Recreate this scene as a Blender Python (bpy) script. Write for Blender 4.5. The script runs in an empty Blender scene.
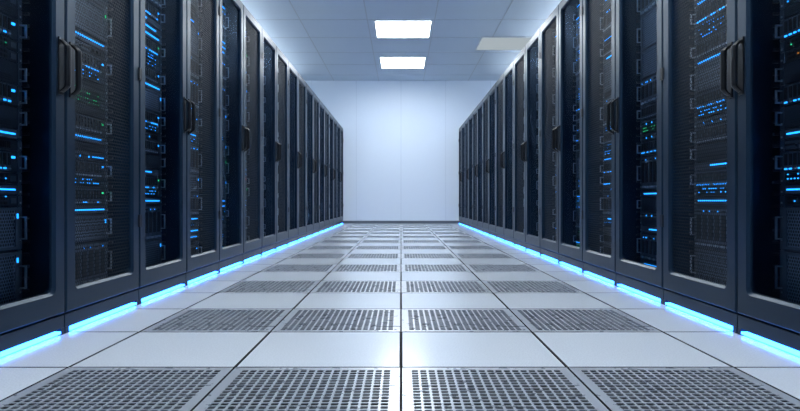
import bpy, random, math
from mathutils import Vector
scene = bpy.context.scene
try:
    scene.view_settings.view_transform = 'Standard'
    scene.view_settings.look = 'None'
except Exception: pass

# ------------------------------------------------------------ parameters
HALF = 1.515; CAM_Z = 0.6; RACK_H = 2.50; PITCH = 0.785; GAP0 = 2.78
TILE = 0.6; CEIL = 3.83; WALL_Y = 16.5; BACK_Y = -4.2; SIDE = 4.2

# ------------------------------------------------------------ materials
def new_mat(name):
    m = bpy.data.materials.new(name); m.use_nodes = True
    nt = m.node_tree; nt.nodes.clear()
    out = nt.nodes.new('ShaderNodeOutputMaterial')
    return m, nt, out
def pbr(name, col, rough=0.5, metal=0.0, noise=0.0, nscale=8.0, spec=0.5, bump=0.0, tint=(1,1,1)):
    m, nt, out = new_mat(name)
    b = nt.nodes.new('ShaderNodeBsdfPrincipled')
    b.inputs['Base Color'].default_value = (*col, 1)
    b.inputs['Roughness'].default_value = rough
    b.inputs['Metallic'].default_value = metal
    b.inputs['Specular IOR Level'].default_value = spec
    b.inputs['Specular Tint'].default_value = (*tint, 1)
    if noise > 0 or bump > 0:
        tc = nt.nodes.new('ShaderNodeTexCoord')
        n = nt.nodes.new('ShaderNodeTexNoise'); n.inputs['Scale'].default_value = nscale
        n.inputs['Detail'].default_value = 4
        nt.links.new(tc.outputs['Object'], n.inputs['Vector'])
        if noise > 0:
            mr = nt.nodes.new('ShaderNodeMapRange')
            mr.inputs['To Min'].default_value = rough - noise; mr.inputs['To Max'].default_value = rough + noise
            nt.links.new(n.outputs['Fac'], mr.inputs['Value'])
            nt.links.new(mr.outputs['Result'], b.inputs['Roughness'])
        if bump > 0:
            bp = nt.nodes.new('ShaderNodeBump'); bp.inputs['Strength'].default_value = bump
            bp.inputs['Distance'].default_value = 0.002
            nt.links.new(n.outputs['Fac'], bp.inputs['Height'])
            nt.links.new(bp.outputs['Normal'], b.inputs['Normal'])
    nt.links.new(b.outputs[0], out.inputs[0])
    return m
def emis(name, col, s):
    m, nt, out = new_mat(name)
    e = nt.nodes.new('ShaderNodeEmission')
    e.inputs[0].default_value = (*col, 1); e.inputs[1].default_value = s
    nt.links.new(e.outputs[0], out.inputs[0]); return m

M = {}
M['frame'] = pbr('rack_powder_coat', (0.006, 0.014, 0.027), 0.33, 0.0, 0.05, 30, spec=0.36, tint=(0.50, 0.75, 1.0))
M['dark'] = pbr('rack_interior_black', (0.005, 0.006, 0.009), 0.6)
M['handle'] = pbr('handle_black', (0.003, 0.004, 0.006), 0.35, 0.0, spec=0.3)
M['steel'] = pbr('server_dark_steel', (0.020, 0.028, 0.042), 0.4, 0.3, 0.05, 40)
M['steel2'] = pbr('server_mid_steel', (0.065, 0.085, 0.115), 0.4, 0.3, 0.05, 40)
M['silver'] = pbr('silver_trim', (0.38, 0.44, 0.52), 0.35, 0.7)
M['port'] = pbr('port_black', (0.002, 0.002, 0.004), 0.5)
M['blue'] = emis('led_blue', (0.015, 0.30, 1.0), 3.2)
M['green'] = emis('led_green', (0.05, 0.9, 0.35), 1.1)
M['red'] = emis('led_red', (1.0, 0.06, 0.04), 1.6)
M['amber'] = emis('led_amber', (1.0, 0.35, 0.05), 0.8)
M['strip'] = emis('floor_led_strip', (0.030, 0.215, 1.0), 13.0)
M['topstrip'] = emis('top_led_strip', (0.05, 0.35, 0.9), 1.4)
M['inner'] = emis('cabinet_fill_glow', (0.16, 0.47, 1.0), 8.0)  # added fill light inside the cabinets, not a visible lamp
M['panel'] = emis('ceiling_light_diffuser', (0.90, 0.96, 1.0), 23.0)
M['upfill'] = emis('added_ceiling_fill', (0.82, 0.92, 1.0), 31.0)  # glow of the added bars that fill the ceiling with light
M['wall'] = pbr('wall_paint', (0.76, 0.84, 0.94), 0.55, 0)
M['sidewall'] = pbr('side_wall_paint', (0.69, 0.76, 0.86), 0.6, 0)
M['seam'] = pbr('wall_seam', (0.50, 0.57, 0.67), 0.6)
M['base'] = pbr('baseboard_grey', (0.10, 0.125, 0.16), 0.45)
M['ceil'] = pbr('ceiling_tile', (0.57, 0.65, 0.74), 0.8, 0, 0.0, 60, bump=0.3)
M['tbar'] = pbr('ceiling_grid_metal', (0.45, 0.50, 0.56), 0.5)
M['lightframe'] = pbr('light_frame', (0.55, 0.6, 0.66), 0.4)
M['vent'] = pbr('perforated_tile_steel', (0.38, 0.415, 0.47), 0.28, 0.25, 0.03, 20)
M['sub'] = pbr('subfloor_dark', (0.008, 0.010, 0.014), 0.9)

def floor_mat():
    m, nt, out = new_mat('floor_laminate')
    b = nt.nodes.new('ShaderNodeBsdfPrincipled')
    tc = nt.nodes.new('ShaderNodeTexCoord')
    n = nt.nodes.new('ShaderNodeTexNoise'); n.inputs['Scale'].default_value = 160; n.inputs['Detail'].default_value = 2
    nt.links.new(tc.outputs['Object'], n.inputs['Vector'])
    cr = nt.nodes.new('ShaderNodeValToRGB')
    cr.color_ramp.elements[0].position = 0.3; cr.color_ramp.elements[0].color = (0.55, 0.60, 0.66, 1)
    cr.color_ramp.elements[1].position = 0.7; cr.color_ramp.elements[1].color = (0.66, 0.71, 0.775, 1)
    nt.links.new(n.outputs['Fac'], cr.inputs['Fac'])
    nt.links.new(cr.outputs[0], b.inputs['Base Color'])
    b.inputs['Roughness'].default_value = 0.17
    b.inputs['Specular IOR Level'].default_value = 0.6
    nt.links.new(b.outputs[0], out.inputs[0])
    return m
M['floor'] = floor_mat()

def perforated(name, pitch, radius, col, spec=0.5, metal=0.4, axes=('Y', 'Z')):
    """metal sheet with a staggered grid of round through-holes"""
    m, nt, out = new_mat(name)
    N = nt.nodes.new; L = nt.links.new
    tc = N('ShaderNodeTexCoord'); sep = N('ShaderNodeSeparateXYZ'); L(tc.outputs['Object'], sep.inputs[0])
    def math_(op, a, b=None):
        x = N('ShaderNodeMath'); x.operation = op
        for i, v in enumerate((a, b)):
            if v is None: continue
            if isinstance(v, (int, float)): x.inputs[i].default_value = v
            else: L(v, x.inputs[i])
        return x.outputs[0]
    def lattice(ou, ov):
        u = math_('DIVIDE', sep.outputs[axes[0]], pitch); v = math_('DIVIDE', sep.outputs[axes[1]], pitch * 1.732)
        u = math_('ADD', u, ou + 100); v = math_('ADD', v, ov + 100)
        u = math_('SUBTRACT', math_('FRACT', u), 0.5); v = math_('MULTIPLY', math_('SUBTRACT', math_('FRACT', v), 0.5), 1.732)
        return math_('SQRT', math_('ADD', math_('MULTIPLY', u, u), math_('MULTIPLY', v, v)))
    d = math_('MINIMUM', lattice(0, 0), lattice(0.5, 0.5))
    hole = math_('LESS_THAN', d, radius)
    b = N('ShaderNodeBsdfPrincipled'); b.inputs['Base Color'].default_value = (*col, 1)
    b.inputs['Roughness'].default_value = 0.5; b.inputs['Metallic'].default_value = metal
    b.inputs['Specular IOR Level'].default_value = spec
    b.inputs['Specular Tint'].default_value = (0.5, 0.75, 1, 1)
    t = N('ShaderNodeBsdfTransparent'); mx = N('ShaderNodeMixShader')
    L(hole, mx.inputs[0]); L(b.outputs[0], mx.inputs[1]); L(t.outputs[0], mx.inputs[2]); L(mx.outputs[0], out.inputs[0])
    return m
M['mesh'] = perforated('door_perforated_steel', 0.020, 0.41, (0.004, 0.008, 0.014), 0.22, 0.0)
M['grille'] = perforated('server_grille', 0.016, 0.36, (0.15, 0.19, 0.25))
def glass():
    m, nt, out = new_mat('door_tinted_glass')
    N = nt.nodes.new; L = nt.links.new
    t = N('ShaderNodeBsdfTransparent'); t.inputs[0].default_value = (0.76, 0.83, 0.90, 1)
    g = N('ShaderNodeBsdfGlossy'); g.inputs['Roughness'].default_value = 0.32
    g.inputs[0].default_value = (0.10, 0.15, 0.22, 1)      # dark glossy colour dims reflections of the ceiling lights
    f = N('ShaderNodeFresnel'); f.inputs[0].default_value = 1.15
    mx = N('ShaderNodeMixShader'); L(f.outputs[0], mx.inputs[0]); L(t.outputs[0], mx.inputs[1]); L(g.outputs[0], mx.inputs[2])
    L(mx.outputs[0], out.inputs[0]); return m
M['glass'] = glass()

# ------------------------------------------------------------ mesh builder
class MB:
    def __init__(s): s.v = []; s.f = []; s.m = []; s.names = []
    def mi(s, n):
        if n not in s.names: s.names.append(n)
        return s.names.index(n)
    def box(s, x0, x1, y0, y1, z0, z1, mat):
        if x0 > x1: x0, x1 = x1, x0
        if y0 > y1: y0, y1 = y1, y0
        i = len(s.v)
        s.v += [(x0,y0,z0),(x1,y0,z0),(x1,y1,z0),(x0,y1,z0),(x0,y0,z1),(x1,y0,z1),(x1,y1,z1),(x0,y1,z1)]
        for q in ((0,3,2,1),(4,5,6,7),(0,1,5,4),(1,2,6,5),(2,3,7,6),(3,0,4,7)):
            s.f.append(tuple(i+k for k in q)); s.m.append(s.mi(mat))
    def poly(s, pts, mat):
        i = len(s.v); s.v += pts; s.f.append(tuple(range(i, i+len(pts)))); s.m.append(s.mi(mat))
    def mesh(s, name):
        me = bpy.data.meshes.new(name); me.from_pydata(s.v, [], s.f)
        for n in s.names: me.materials.append(M[n])
        me.polygons.foreach_set('material_index', s.m); me.update(); return me
def obj(name, me, parent=None, loc=(0,0,0), rz=0.0):
    o = bpy.data.objects.new(name, me); scene.collection.objects.link(o)
    o.location = loc; o.rotation_euler = (0, 0, rz)
    if parent: o.parent = parent
    return o

# ------------------------------------------------------------ room
def simple(name, mats):
    b = MB()
    for a in mats: b.box(*a)
    return obj(name, b.mesh(name))
b = MB(); xs = [-SIDE-0.1, -3.6, -2.4, -1.2, 0, 1.2, 2.4, 3.6, SIDE+0.1]
b.box(-SIDE-0.1, SIDE+0.1, WALL_Y+0.012, WALL_Y+0.12, -0.3, CEIL+0.1, 'seam')
for a, c in zip(xs, xs[1:]):
    b.box(a+0.003, c-0.003, WALL_Y, WALL_Y+0.012, -0.05, CEIL, 'wall')
obj('wall_far', b.mesh('wall_far'))
simple('wall_left', [(-SIDE-0.1, -SIDE, BACK_Y, WALL_Y, -0.3, CEIL+0.1, 'sidewall')])
simple('wall_right', [(SIDE, SIDE+0.1, BACK_Y, WALL_Y, -0.3, CEIL+0.1, 'sidewall')])
simple('wall_back', [(-SIDE-0.1, SIDE+0.1, BACK_Y-0.1, BACK_Y, -0.3, CEIL+0.1, 'sidewall')])
simple('baseboard_far', [(-SIDE, SIDE, WALL_Y-0.02, WALL_Y, 0, 0.07, 'base')])

# ceiling + grid
LIGHT_Y = [-2.85+0.05, 0.1, 2.95, 5.8, 8.65, 11.55, 14.35]
simple('ceiling', [(-SIDE-0.1, SIDE+0.1, BACK_Y-0.1, WALL_Y+0.1, CEIL, CEIL+0.1, 'ceil')])
b = MB()
for i in range(-3, 5):
    xx = -0.6 + 1.2*i
    if abs(xx) < SIDE: b.box(xx-0.009, xx+0.009, BACK_Y, WALL_Y, CEIL-0.004, CEIL, 'tbar')
y = 11.55 - 0.6 - 1.2*13
while y < WALL_Y:
    if y > BACK_Y: b.box(-SIDE, SIDE, y-0.009, y+0.009, CEIL-0.005, CEIL, 'tbar')
    y += 1.2
obj('ceiling_grid', b.mesh('ceiling_grid'))
def ceiling_light(x, y, mat='panel', w=0.50, l=0.55):
    b = MB()
    b.box(x-w, x+w, y-l, y+l, CEIL-0.010, CEIL-0.006, mat)
    t = 0.03
    for a in ((x-w-t, x-w, y-l-t, y+l+t), (x+w, x+w+t, y-l-t, y+l+t), (x-w, x+w, y-l-t, y-l), (x-w, x+w, y+l, y+l+t)):
        b.box(*a, CEIL-0.016, CEIL-0.005, 'lightframe')
    obj('ceiling_light_panel', b.mesh('ceiling_light_panel'))
for ly in LIGHT_Y: ceiling_light(0.04, ly)
M['patch_glow'] = emis('ceiling_bright_patch_glow', (0.80, 0.92, 1.0), 0.48)
ceiling_light(2.1, 12.6, 'patch_glow', 0.5, 0.5)  # glowing panel added in place of a faint bright patch on the ceiling
for sx in (-3.35, 3.35):  # out-of-view bars added to brighten the ceiling and side walls
    b = MB()
    b.box(sx-0.10, sx+0.10, -3.0, 15.4, 3.30, 3.34, 'lightframe')
    b.box(sx-0.09, sx+0.09, -2.9, 15.3, 3.341, 3.345, 'upfill')
    for yy in (-2.5, 2.0, 6.5, 11.0, 15.0):
        b.box(sx-0.006, sx+0.006, yy-0.006, yy+0.006, 3.345, CEIL, 'tbar')
    obj('added_fill_bar', b.mesh('added_fill_bar'))

# floor
Y0 = 2.22 - 0.6*11
b = MB()
b.box(-SIDE-0.1, SIDE+0.1, BACK_Y-0.1, WALL_Y+0.1, -0.3, -0.12, 'sub')
g = 0.003; c = 0.003
vent_cells = []
def tile(b, x0, x1, y0, y1, mat):
    x0 += g; x1 -= g; y0 += g; y1 -= g
    o = [(x0,y0),(x1,y0),(x1,y1),(x0,y1)]; n = [(x0+c,y0+c),(x1-c,y0+c),(x1-c,y1-c),(x0+c,y1-c)]
    b.poly([(p[0],p[1],0) for p in n], mat)
    for i in range(4):
        j = (i+1) % 4
        b.poly([(*o[i],-c),(*o[j],-c),(*n[j],0),(*n[i],0)], 'sub')
        b.poly([(*o[i],-0.04),(*o[j],-0.04),(*o[j],-c),(*o[i],-c)], 'sub')
r = 0
while True:
    y0 = Y0 + 0.6*r; y1 = y0 + 0.6
    if y0 >= WALL_Y: break
    y1c = min(y1, WALL_Y)
    rel = round((y0 - 1.62)/0.6)
    for ci in range(-7, 7):
        x0 = 0.6*ci; x1 = x0 + 0.6
        if rel % 2 == 0 and -2 <= ci <= 1 and y0 > 0.3 and y1 < WALL_Y:
            vent_cells.append((x0, y0)); continue
        if y0 < BACK_Y-0.7: continue
        tile(b, x0, x1, y0, y1c, 'floor')
    r += 1
floor = obj('floor', b.mesh('floor'))

def vent_mesh():
    b = MB(); S = 0.6; g_ = 0.004; brd = 0.034; n = 18
    z = 0.0
    a0, a1 = g_, S-g_
    i0, i1 = brd, S-brd
    for q in (((a0,a0),(a1,a0),(i1,i0),(i0,i0)),((a1,a0),(a1,a1),(i1,i1),(i1,i0)),((a1,a1),(a0,a1),(i0,i1),(i1,i1)),((a0,a1),(a0,a0),(i0,i0),(i0,i1))):
        b.poly([(p[0],p[1],z) for p in q], 'vent')
    for (p, q) in (((a0,a0),(a1,a0)),((a1,a0),(a1,a1)),((a1,a1),(a0,a1)),((a0,a1),(a0,a0))):
        b.poly([(*p,-0.035),(*q,-0.035),(*q,z),(*p,z)], 'sub')
    ps = (i1-i0)/n; h = ps/2; hr = h*0.77; ch = hr*0.30
    for iy in range(n):
        for ix in range(n):
            cx = i0+ps*(ix+.5); cy = i0+ps*(iy+.5)
            k1 = hr-ch
            I = [(-hr,-k1),(-k1,-hr),(k1,-hr),(hr,-k1),(hr,k1),(k1,hr),(-k1,hr),(-hr,k1)]
            P = lambda t, zz=z: (cx+t[0], cy+t[1], zz)
            sq = [(-h,-h),(h,-h),(h,h),(-h,h)]
            for s in range(4):
                p0 = I[(2*s)%8]; p1 = I[(2*s+1)%8]; p2 = I[(2*s+2)%8]
                b.poly([P(sq[s]), P(p1), P(p0)], 'vent')
                b.poly([P(sq[s]), P(sq[(s+1)%4]), P(p2), P(p1)], 'vent')
            for s in range(8):
                b.poly([P(I[s]), P(I[(s+1)%8]), P(I[(s+1)%8], -0.003), P(I[s], -0.003)], 'vent')
    return b.mesh('perforated_floor_tile')
vm = vent_mesh()
vroot = bpy.data.objects.new('perforated_floor_tiles', None); scene.collection.objects.link(vroot)
for i, (vx, vy) in enumerate(vent_cells):
    obj('perforated_tile', vm, vroot, (vx, vy, 0))

# ------------------------------------------------------------ racks (front plane local x=0, facing +x)
W = PITCH; D = 1.05
def rack_body(fill_lo):
    b = MB(); y0, y1 = 0.004, W-0.004
    zb = 0.09
    b.box(-D, -0.045, y0, y0+0.02, zb, RACK_H, 'frame')
    b.box(-D, -0.045, y1-0.02, y1, zb, RACK_H, 'frame')
    b.box(-D, -D+0.02, y0+0.02, y1-0.02, zb, RACK_H, 'frame')
    b.box(-D, -0.045, y0+0.02, y1-0.02, RACK_H-0.03, RACK_H, 'frame')
    b.box(-D, -0.045, y0+0.02, y1-0.02, zb, zb+0.03, 'frame')
    b.box(-0.075, -0.047, y0+0.02, y0+0.05, zb+0.03, RACK_H-0.03, 'frame')
    b.box(-0.075, -0.047, y1-0.05, y1-0.02, zb+0.03, RACK_H-0.03, 'frame')
    b.box(-D+0.05, -0.006, y0, y1, 0.030, zb-0.004, 'frame')
    b.box(-D+0.05, -0.03, y0+0.01, y1-0.01, 0.0, 0.030, 'dark')
    b.box(-0.03, -0.004, y0, y0+0.03, 0.0, 0.030, 'frame')
    b.box(-0.03, -0.004, y1-0.03, y1, 0.0, 0.030, 'frame')
    b.box(-0.62, -0.60, y0+0.02, y1-0.02, zb+0.03, RACK_H-0.03, 'dark')
    # added fill bar, hidden behind the front surround, to light the servers
    yy = 0.040 if fill_lo else W-0.050
    b.box(-0.086, -0.077, yy, yy+0.010, 0.2, RACK_H-0.1, 'inner')
    for yy in (0.085, W-0.085-0.03):
        b.box(-0.185, -0.15, yy, yy+0.03, zb+0.03, RACK_H-0.03, 'steel2')
        z = 0.17
        while z < RACK_H-0.08:
            b.box(-0.1505, -0.149, yy+0.010, yy+0.020, z, z+0.012, 'port'); z += 0.0265
    for yy in (0.062, W-0.062-0.015):
        z = 0.2
        while z < RACK_H-0.1:
            b.box(-0.15, -0.125, yy, yy+0.015, z, z+0.012, 'steel'); z += 0.053
    return b.mesh('cabinet')
def led_mesh():
    b = MB(); b.box(-0.028, 0.000, 0.040, W-0.040, 0.008, 0.018, 'strip')
    return b.mesh('floor_led_strip')
def top_led():
    b = MB(); b.box(-0.040, -0.030, 0.03, W-0.03, RACK_H+0.001, RACK_H+0.009, 'topstrip')
    return b.mesh('top_led_strip')
def door_mesh(handle_hi):
    b = MB(); y0, y1 = 0.006, W-0.006; z0, z1 = 0.095, RACK_H-0.002
    st = 0.085; oy0, oy1, oz0, oz1 = y0+st, y1-st, z0+0.105, z1-0.09
    R = 0.03; seg = 5
    inner = []; outer = []
    for (cx, cz, a0, ox, oz) in ((oy1-R, oz1-R, 0, y1, z1), (oy0+R, oz1-R, 90, y0, z1), (oy0+R, oz0+R, 180, y0, z0), (oy1-R, oz0+R, 270, y1, z0)):
        for i in range(seg+1):
            a = math.radians(a0 + 90*i/seg)
            inner.append((cx+R*math.cos(a), cz+R*math.sin(a)))
            outer.append((ox, oz))
    n = len(inner)
    def ring(A, B, xa, xb):
        for i in range(n):
            j = (i+1) % n
            pts = [(xa, *A[i]), (xa, *A[j]), (xb, *B[j]), (xb, *B[i])]
            u = []
            for p in pts:
                if p not in u: u.append(p)
            if len(u) >= 3: b.poly(u, 'frame')
    def off(L, d):
        cy, cz = (y0+y1)/2, (z0+z1)/2
        return [(p[0] + (d if p[0] < cy else -d), p[1] + (d if p[1] < cz else -d)) for p in L]
    c = 0.006
    out_c = off(outer, c); in_c = off(inner, -0.012)
    ring(in_c, out_c, 0.0, 0.0)
    ring(out_c, outer, 0.0, -c)
    ring(outer, outer, -c, -0.040)
    ring(inner, in_c, -0.012, 0.0)
    ring(inner, inner, -0.036, -0.012)
    ring(outer, inner, -0.040, -0.036)
    hy = y0 if handle_hi else y1
    for hz in (0.45, 1.3, 2.15):
        b.box(0.0, 0.008, hy-0.004 if handle_hi else hy-0.012, hy+0.012 if handle_hi else hy+0.004, hz, hz+0.07, 'handle')
    return b.mesh('door_frame')
def handle_mesh(handle_hi):
    b = MB(); yc = (W-0.006-0.040) if handle_hi else (0.006+0.040)
    zc0, zc1 = 1.085, 1.315
    b.box(0.0, 0.006, yc-0.018, yc+0.018, zc0-0.012, zc1+0.012, 'handle')
    N = 18; prof = 10; rings = []
    for i in range(N+1):
        t = i/N; z = zc0 + (zc1-zc0)*t
        e = min(t, 1-t)
        x = 0.004 + 0.030*min(1, math.sin(min(1, e/0.14)*math.pi/2))
        rw = 0.016; rd = 0.013
        rings.append([(x+rd*math.cos(2*math.pi*k/prof), yc+rw*math.sin(2*math.pi*k/prof), z) for k in range(prof)])
    for a, c_ in zip(rings, rings[1:]):
        for k in range(prof):
            j = (k+1) % prof
            b.poly([a[k], a[j], c_[j], c_[k]], 'handle')
    b.poly(rings[0], 'handle'); b.poly(rings[-1], 'handle')
    return b.mesh('swing_handle')
def panel_mesh(kind):
    b = MB(); y0, y1 = 0.006+0.085, W-0.006-0.085; z0, z1 = 0.2, RACK_H-0.092
    b.poly([(-0.022, y0, z0), (-0.022, y1, z0), (-0.022, y1, z1), (-0.022, y0, z1)], kind)
    return b.mesh('door_'+('glass' if kind == 'glass' else 'perforated_sheet'))

def servers(seed, layout=()):
    rnd = random.Random(seed); b = MB()
    ya, yb = 0.120, W-0.120; wd = yb-ya; U = 0.0475; z = 0.15
    X = -0.145
    types = ['switch', 'one', 'two', 'blank', 'grille', 'bar', 'blade', 'two', 'grille', 'switch', 'patch', 'bar', 'blade', 'one']
    layout = list(layout)
    while z < RACK_H-0.1:
        forced = None
        if layout:
            t, u, forced = layout.pop(0)
        else:
            t = rnd.choice(types)
            u = {'switch':1,'one':1,'two':2,'blank':rnd.choice((1,2)),'grille':rnd.choice((3,4,5)),'bar':1,'blade':rnd.choice((4,5)),'patch':1}[t]
        if z + u*U > RACK_H-0.06: u = 1; t = 'one'
        z0 = z+0.002; z1 = z+u*U-0.002; h = z1-z0
        if z1 > RACK_H-0.035: break
        b.box(X-0.40, X, ya, yb, z0, z1, 'steel')
        for e0, e1 in ((ya-0.03, ya), (yb, yb+0.03)):
            b.box(X-0.004, X+0.003, e0, e1, z0, z1, 'steel2')
            b.box(X+0.003, X+0.006, (e0+e1)/2-0.004, (e0+e1)/2+0.004, z0+h*0.2, z0+h*0.2+0.008, 'silver')
            if u >= 2:
                zc = (z0+z1)/2; hh = min(0.05, h*0.32); ym = (e0+e1)/2
                b.box(X+0.025, X+0.032, ym-0.004, ym+0.004, zc-hh, zc+hh, 'silver')
                b.box(X, X+0.03, ym-0.004, ym+0.004, zc-hh, zc-hh+0.006, 'silver')
                b.box(X, X+0.03, ym-0.004, ym+0.004, zc+hh-0.006, zc+hh, 'silver')
        if t in ('switch', 'patch'):
            n = 20; s = (wd-0.09)/n
            col = forced or rnd.choice(['green','blue','blue','blue','blue'])
            for i in range(n):
                yy = ya+0.02+i*s+ (0.006 if i >= n//2 else 0)
                for j in (0, 1):
                    zz = z0+0.006+j*0.019
                    b.box(X, X+0.002, yy, yy+s*0.78, zz, zz+0.012, 'port')
                    if t == 'switch' and rnd.random() < 0.45:
                        b.box(X+0.002, X+0.004, yy+0.002, yy+0.009, zz+0.0120, zz+0.0170, col if col != 'red' else rnd.choice(['red','green','red','amber']))
            b.box(X, X+0.003, yb-0.05, yb-0.012, z0+0.01, z1-0.01, 'steel2')
            if t == 'patch' and rnd.random() < 0.5:
                b.box(X, X+0.005, ya+0.01, yb-0.06, z1-0.006, z1-0.003, 'blue')
        elif t == 'one':
            nb = 4; s = wd*0.66/nb
            for i in range(nb):
                yy = ya+0.01+i*s
                b.box(X, X+0.006, yy, yy+s-0.006, z0+0.005, z1-0.005, 'steel2')
                b.box(X+0.006, X+0.010, yy+0.006, yy+s-0.02, z0+h*0.45, z0+h*0.6, 'port')
                b.box(X+0.006, X+0.009, yy+s-0.016, yy+s-0.010, z0+h*0.3, z0+h*0.5, rnd.choice(['blue','port','blue']))
            if rnd.random() < 0.5:
                b.box(X, X+0.006, yb-wd*0.26, yb-0.02, z0+h*0.4, z0+h*0.56, 'blue')
            else:
                for i in range(8):
                    yy = yb-wd*0.28+i*0.014; b.box(X, X+0.003, yy, yy+0.008, z0+0.008, z1-0.008, 'port')
        elif t == 'two':
            nb = 16; s = (wd-0.06)/nb
            lit = rnd.random() < 0.6
            for i in range(nb):
                yy = ya+0.01+i*s
                b.box(X, X+0.008, yy, yy+s-0.004, z0+0.006, z1-0.006, 'steel2')
                b.box(X+0.008, X+0.011, yy+0.004, yy+s-0.009, z0+0.03, z1-0.012, 'port')
                b.box(X+0.008, X+0.012, yy+0.005, yy+s-0.010, z0+0.012, z0+0.018, 'blue' if lit and rnd.random() < 0.7 else 'silver')
            b.box(X, X+0.004, yb-0.04, yb-0.02, z0+0.06, z0+0.07, rnd.choice(['red','green','blue','blue','blue']))
        elif t == 'grille':
            b.box(X, X+0.012, ya+0.005, ya+0.03, z0+0.004, z1-0.004, 'steel2')
            b.box(X, X+0.012, yb-0.03, yb-0.005, z0+0.004, z1-0.004, 'steel2')
            b.box(X, X+0.012, ya+0.03, yb-0.03, z1-0.016, z1-0.004, 'steel2')
            b.box(X, X+0.012, ya+0.03, yb-0.03, z0+0.004, z0+0.016, 'steel2')
            b.box(X, X+0.001, ya+0.03, yb-0.03, z0+0.016, z1-0.016, 'port')
            b.poly([(X+0.008, ya+0.03, z0+0.016), (X+0.008, yb-0.03, z0+0.016), (X+0.008, yb-0.03, z1-0.016), (X+0.008, ya+0.03, z1-0.016)], 'grille')
            b.box(X+0.012, X+0.015, yb-0.022, yb-0.014, z1-0.05, z1-0.03, rnd.choice(['green','blue']))
        elif t == 'bar':
            b.box(X, X+0.008, ya+0.01, yb-0.01, z0+0.004, z1-0.004, 'steel2')
            L = rnd.uniform(0.3, 0.9)*wd; s0 = ya+0.02+rnd.random()*(wd-0.04-L)
            if forced: L = wd-0.06; s0 = ya+0.03
            b.box(X+0.008, X+0.012, s0, s0+L, z0+h*0.42, z0+h*0.58, 'blue')
        elif t == 'blade':
            nb = 8; s = (wd-0.02)/nb
            for i in range(nb):
                yy = ya+0.01+i*s
                b.box(X, X+0.010, yy, yy+s-0.004, z0+0.004, z1-0.012, 'steel2')
                b.box(X+0.010, X+0.013, yy+0.010, yy+s-0.016, z0+0.05, z1-0.05, 'port')
                b.box(X+0.010, X+0.022, yy+0.012, yy+s-0.018, z0+0.014, z0+0.026, 'silver')
                for q in range(3):
                    b.box(X+0.010, X+0.013, yy+0.012+q*0.011, yy+0.018+q*0.011, z1-0.035, z1-0.028, rnd.choice(['blue','port','port']))
        elif t == 'blank':
            b.box(X, X+0.004, ya+0.004, yb-0.004, z0+0.003, z1-0.003, 'steel')
            for q in range(3):
                b.box(X+0.004, X+0.006, ya+0.05, yb-0.05, z0+0.010+q*0.009, z0+0.013+q*0.009, 'port')
        z += u*U
    return b.mesh('servers')

BODY = {h: rack_body(h) for h in (True, False)}; LED = led_mesh(); TLED = top_led()
DOOR = {h: door_mesh(h) for h in (True, False)}
HAND = {h: handle_mesh(h) for h in (True, False)}
PAN = {k: panel_mesh(k) for k in ('mesh', 'glass')}
SRV = [servers(s) for s in (11, 22, 33, 47, 58, 64, 75)]
LAY_A = [('grille',5,None),('grille',4,None),('switch',1,'blue'),('bar',1,'f'),('switch',1,'blue'),('two',2,None),('one',1,None),('bar',1,'f'),
         ('blank',2,None),('two',2,None),('blank',2,None),('switch',1,'red'),('switch',1,'green'),('two',2,None),('blank',1,None),('switch',1,'blue'),
         ('blade',4,None),('bar',1,'f'),('two',2,None)]
LAY_B = [('blade',5,None),('grille',3,None),('bar',1,'f'),('two',2,None),('switch',1,'blue'),('two',2,None),('one',1,None),('blank',1,None),('bar',1,None),
         ('two',2,None),('blank',1,None),('switch',1,'green'),('switch',1,'green'),('blank',1,None),('switch',1,'blue'),('two',2,None),('one',1,None),('bar',1,'f'),('grille',4,None)]
LAY_C = [('grille',4,None),('blade',5,None),('bar',1,'f'),('switch',1,'blue'),('two',2,None),('bar',1,None),('blank',2,None),('two',2,None),('one',1,None),
         ('switch',1,'blue'),('two',2,None),('grille',3,None),('bar',1,'f'),('two',2,None),('switch',1,'blue')]
SA, SB, SC = servers(5, LAY_A), servers(6, LAY_B), servers(9, LAY_C)
for side in (-1, 1):
    for k in range(-5, 17):
        ys = GAP0 + PITCH*k
        handle_far = (k % 2 != 0)
        root = bpy.data.objects.new('server_rack', None); scene.collection.objects.link(root)
        if side < 0:
            root.location = (-HALF, ys, 0); hi = handle_far
        else:
            root.location = (HALF, ys+PITCH, 0); root.rotation_euler = (0, 0, math.pi); hi = not handle_far
        obj('cabinet', BODY[side < 0], root)
        obj('door_frame', DOOR[hi], root)
        obj('swing_handle', HAND[hi], root)
        obj('door_panel', PAN['glass' if k % 2 else 'mesh'], root)
        sm = {-1: SA, 0: SB, 1: SC}.get(k, SRV[(k*3 + (2 if side > 0 else 0)) % len(SRV)])
        if side > 0 and k == 0: sm = SC
        if side > 0 and k == 1: sm = SRV[3]
        obj('servers', sm, root)
        obj('floor_led_strip', LED, root)
        obj('top_led_strip', TLED, root)

# ------------------------------------------------------------ world + camera
w = bpy.data.worlds.new('world'); scene.world = w; w.use_nodes = True
w.node_tree.nodes['Background'].inputs[0].default_value = (0.3, 0.45, 0.7, 1)
w.node_tree.nodes['Background'].inputs[1].default_value = 0.05
cam = bpy.data.cameras.new('camera'); co = bpy.data.objects.new('camera', cam); scene.collection.objects.link(co)
co.location = (0, 0, CAM_Z); co.rotation_euler = (math.radians(90), 0, 0)
cam.sensor_width = 36; cam.lens = 615/800*36; cam.shift_y = -4.5/800; cam.shift_x = -1/800; cam.clip_start = 0.05
scene.camera = co
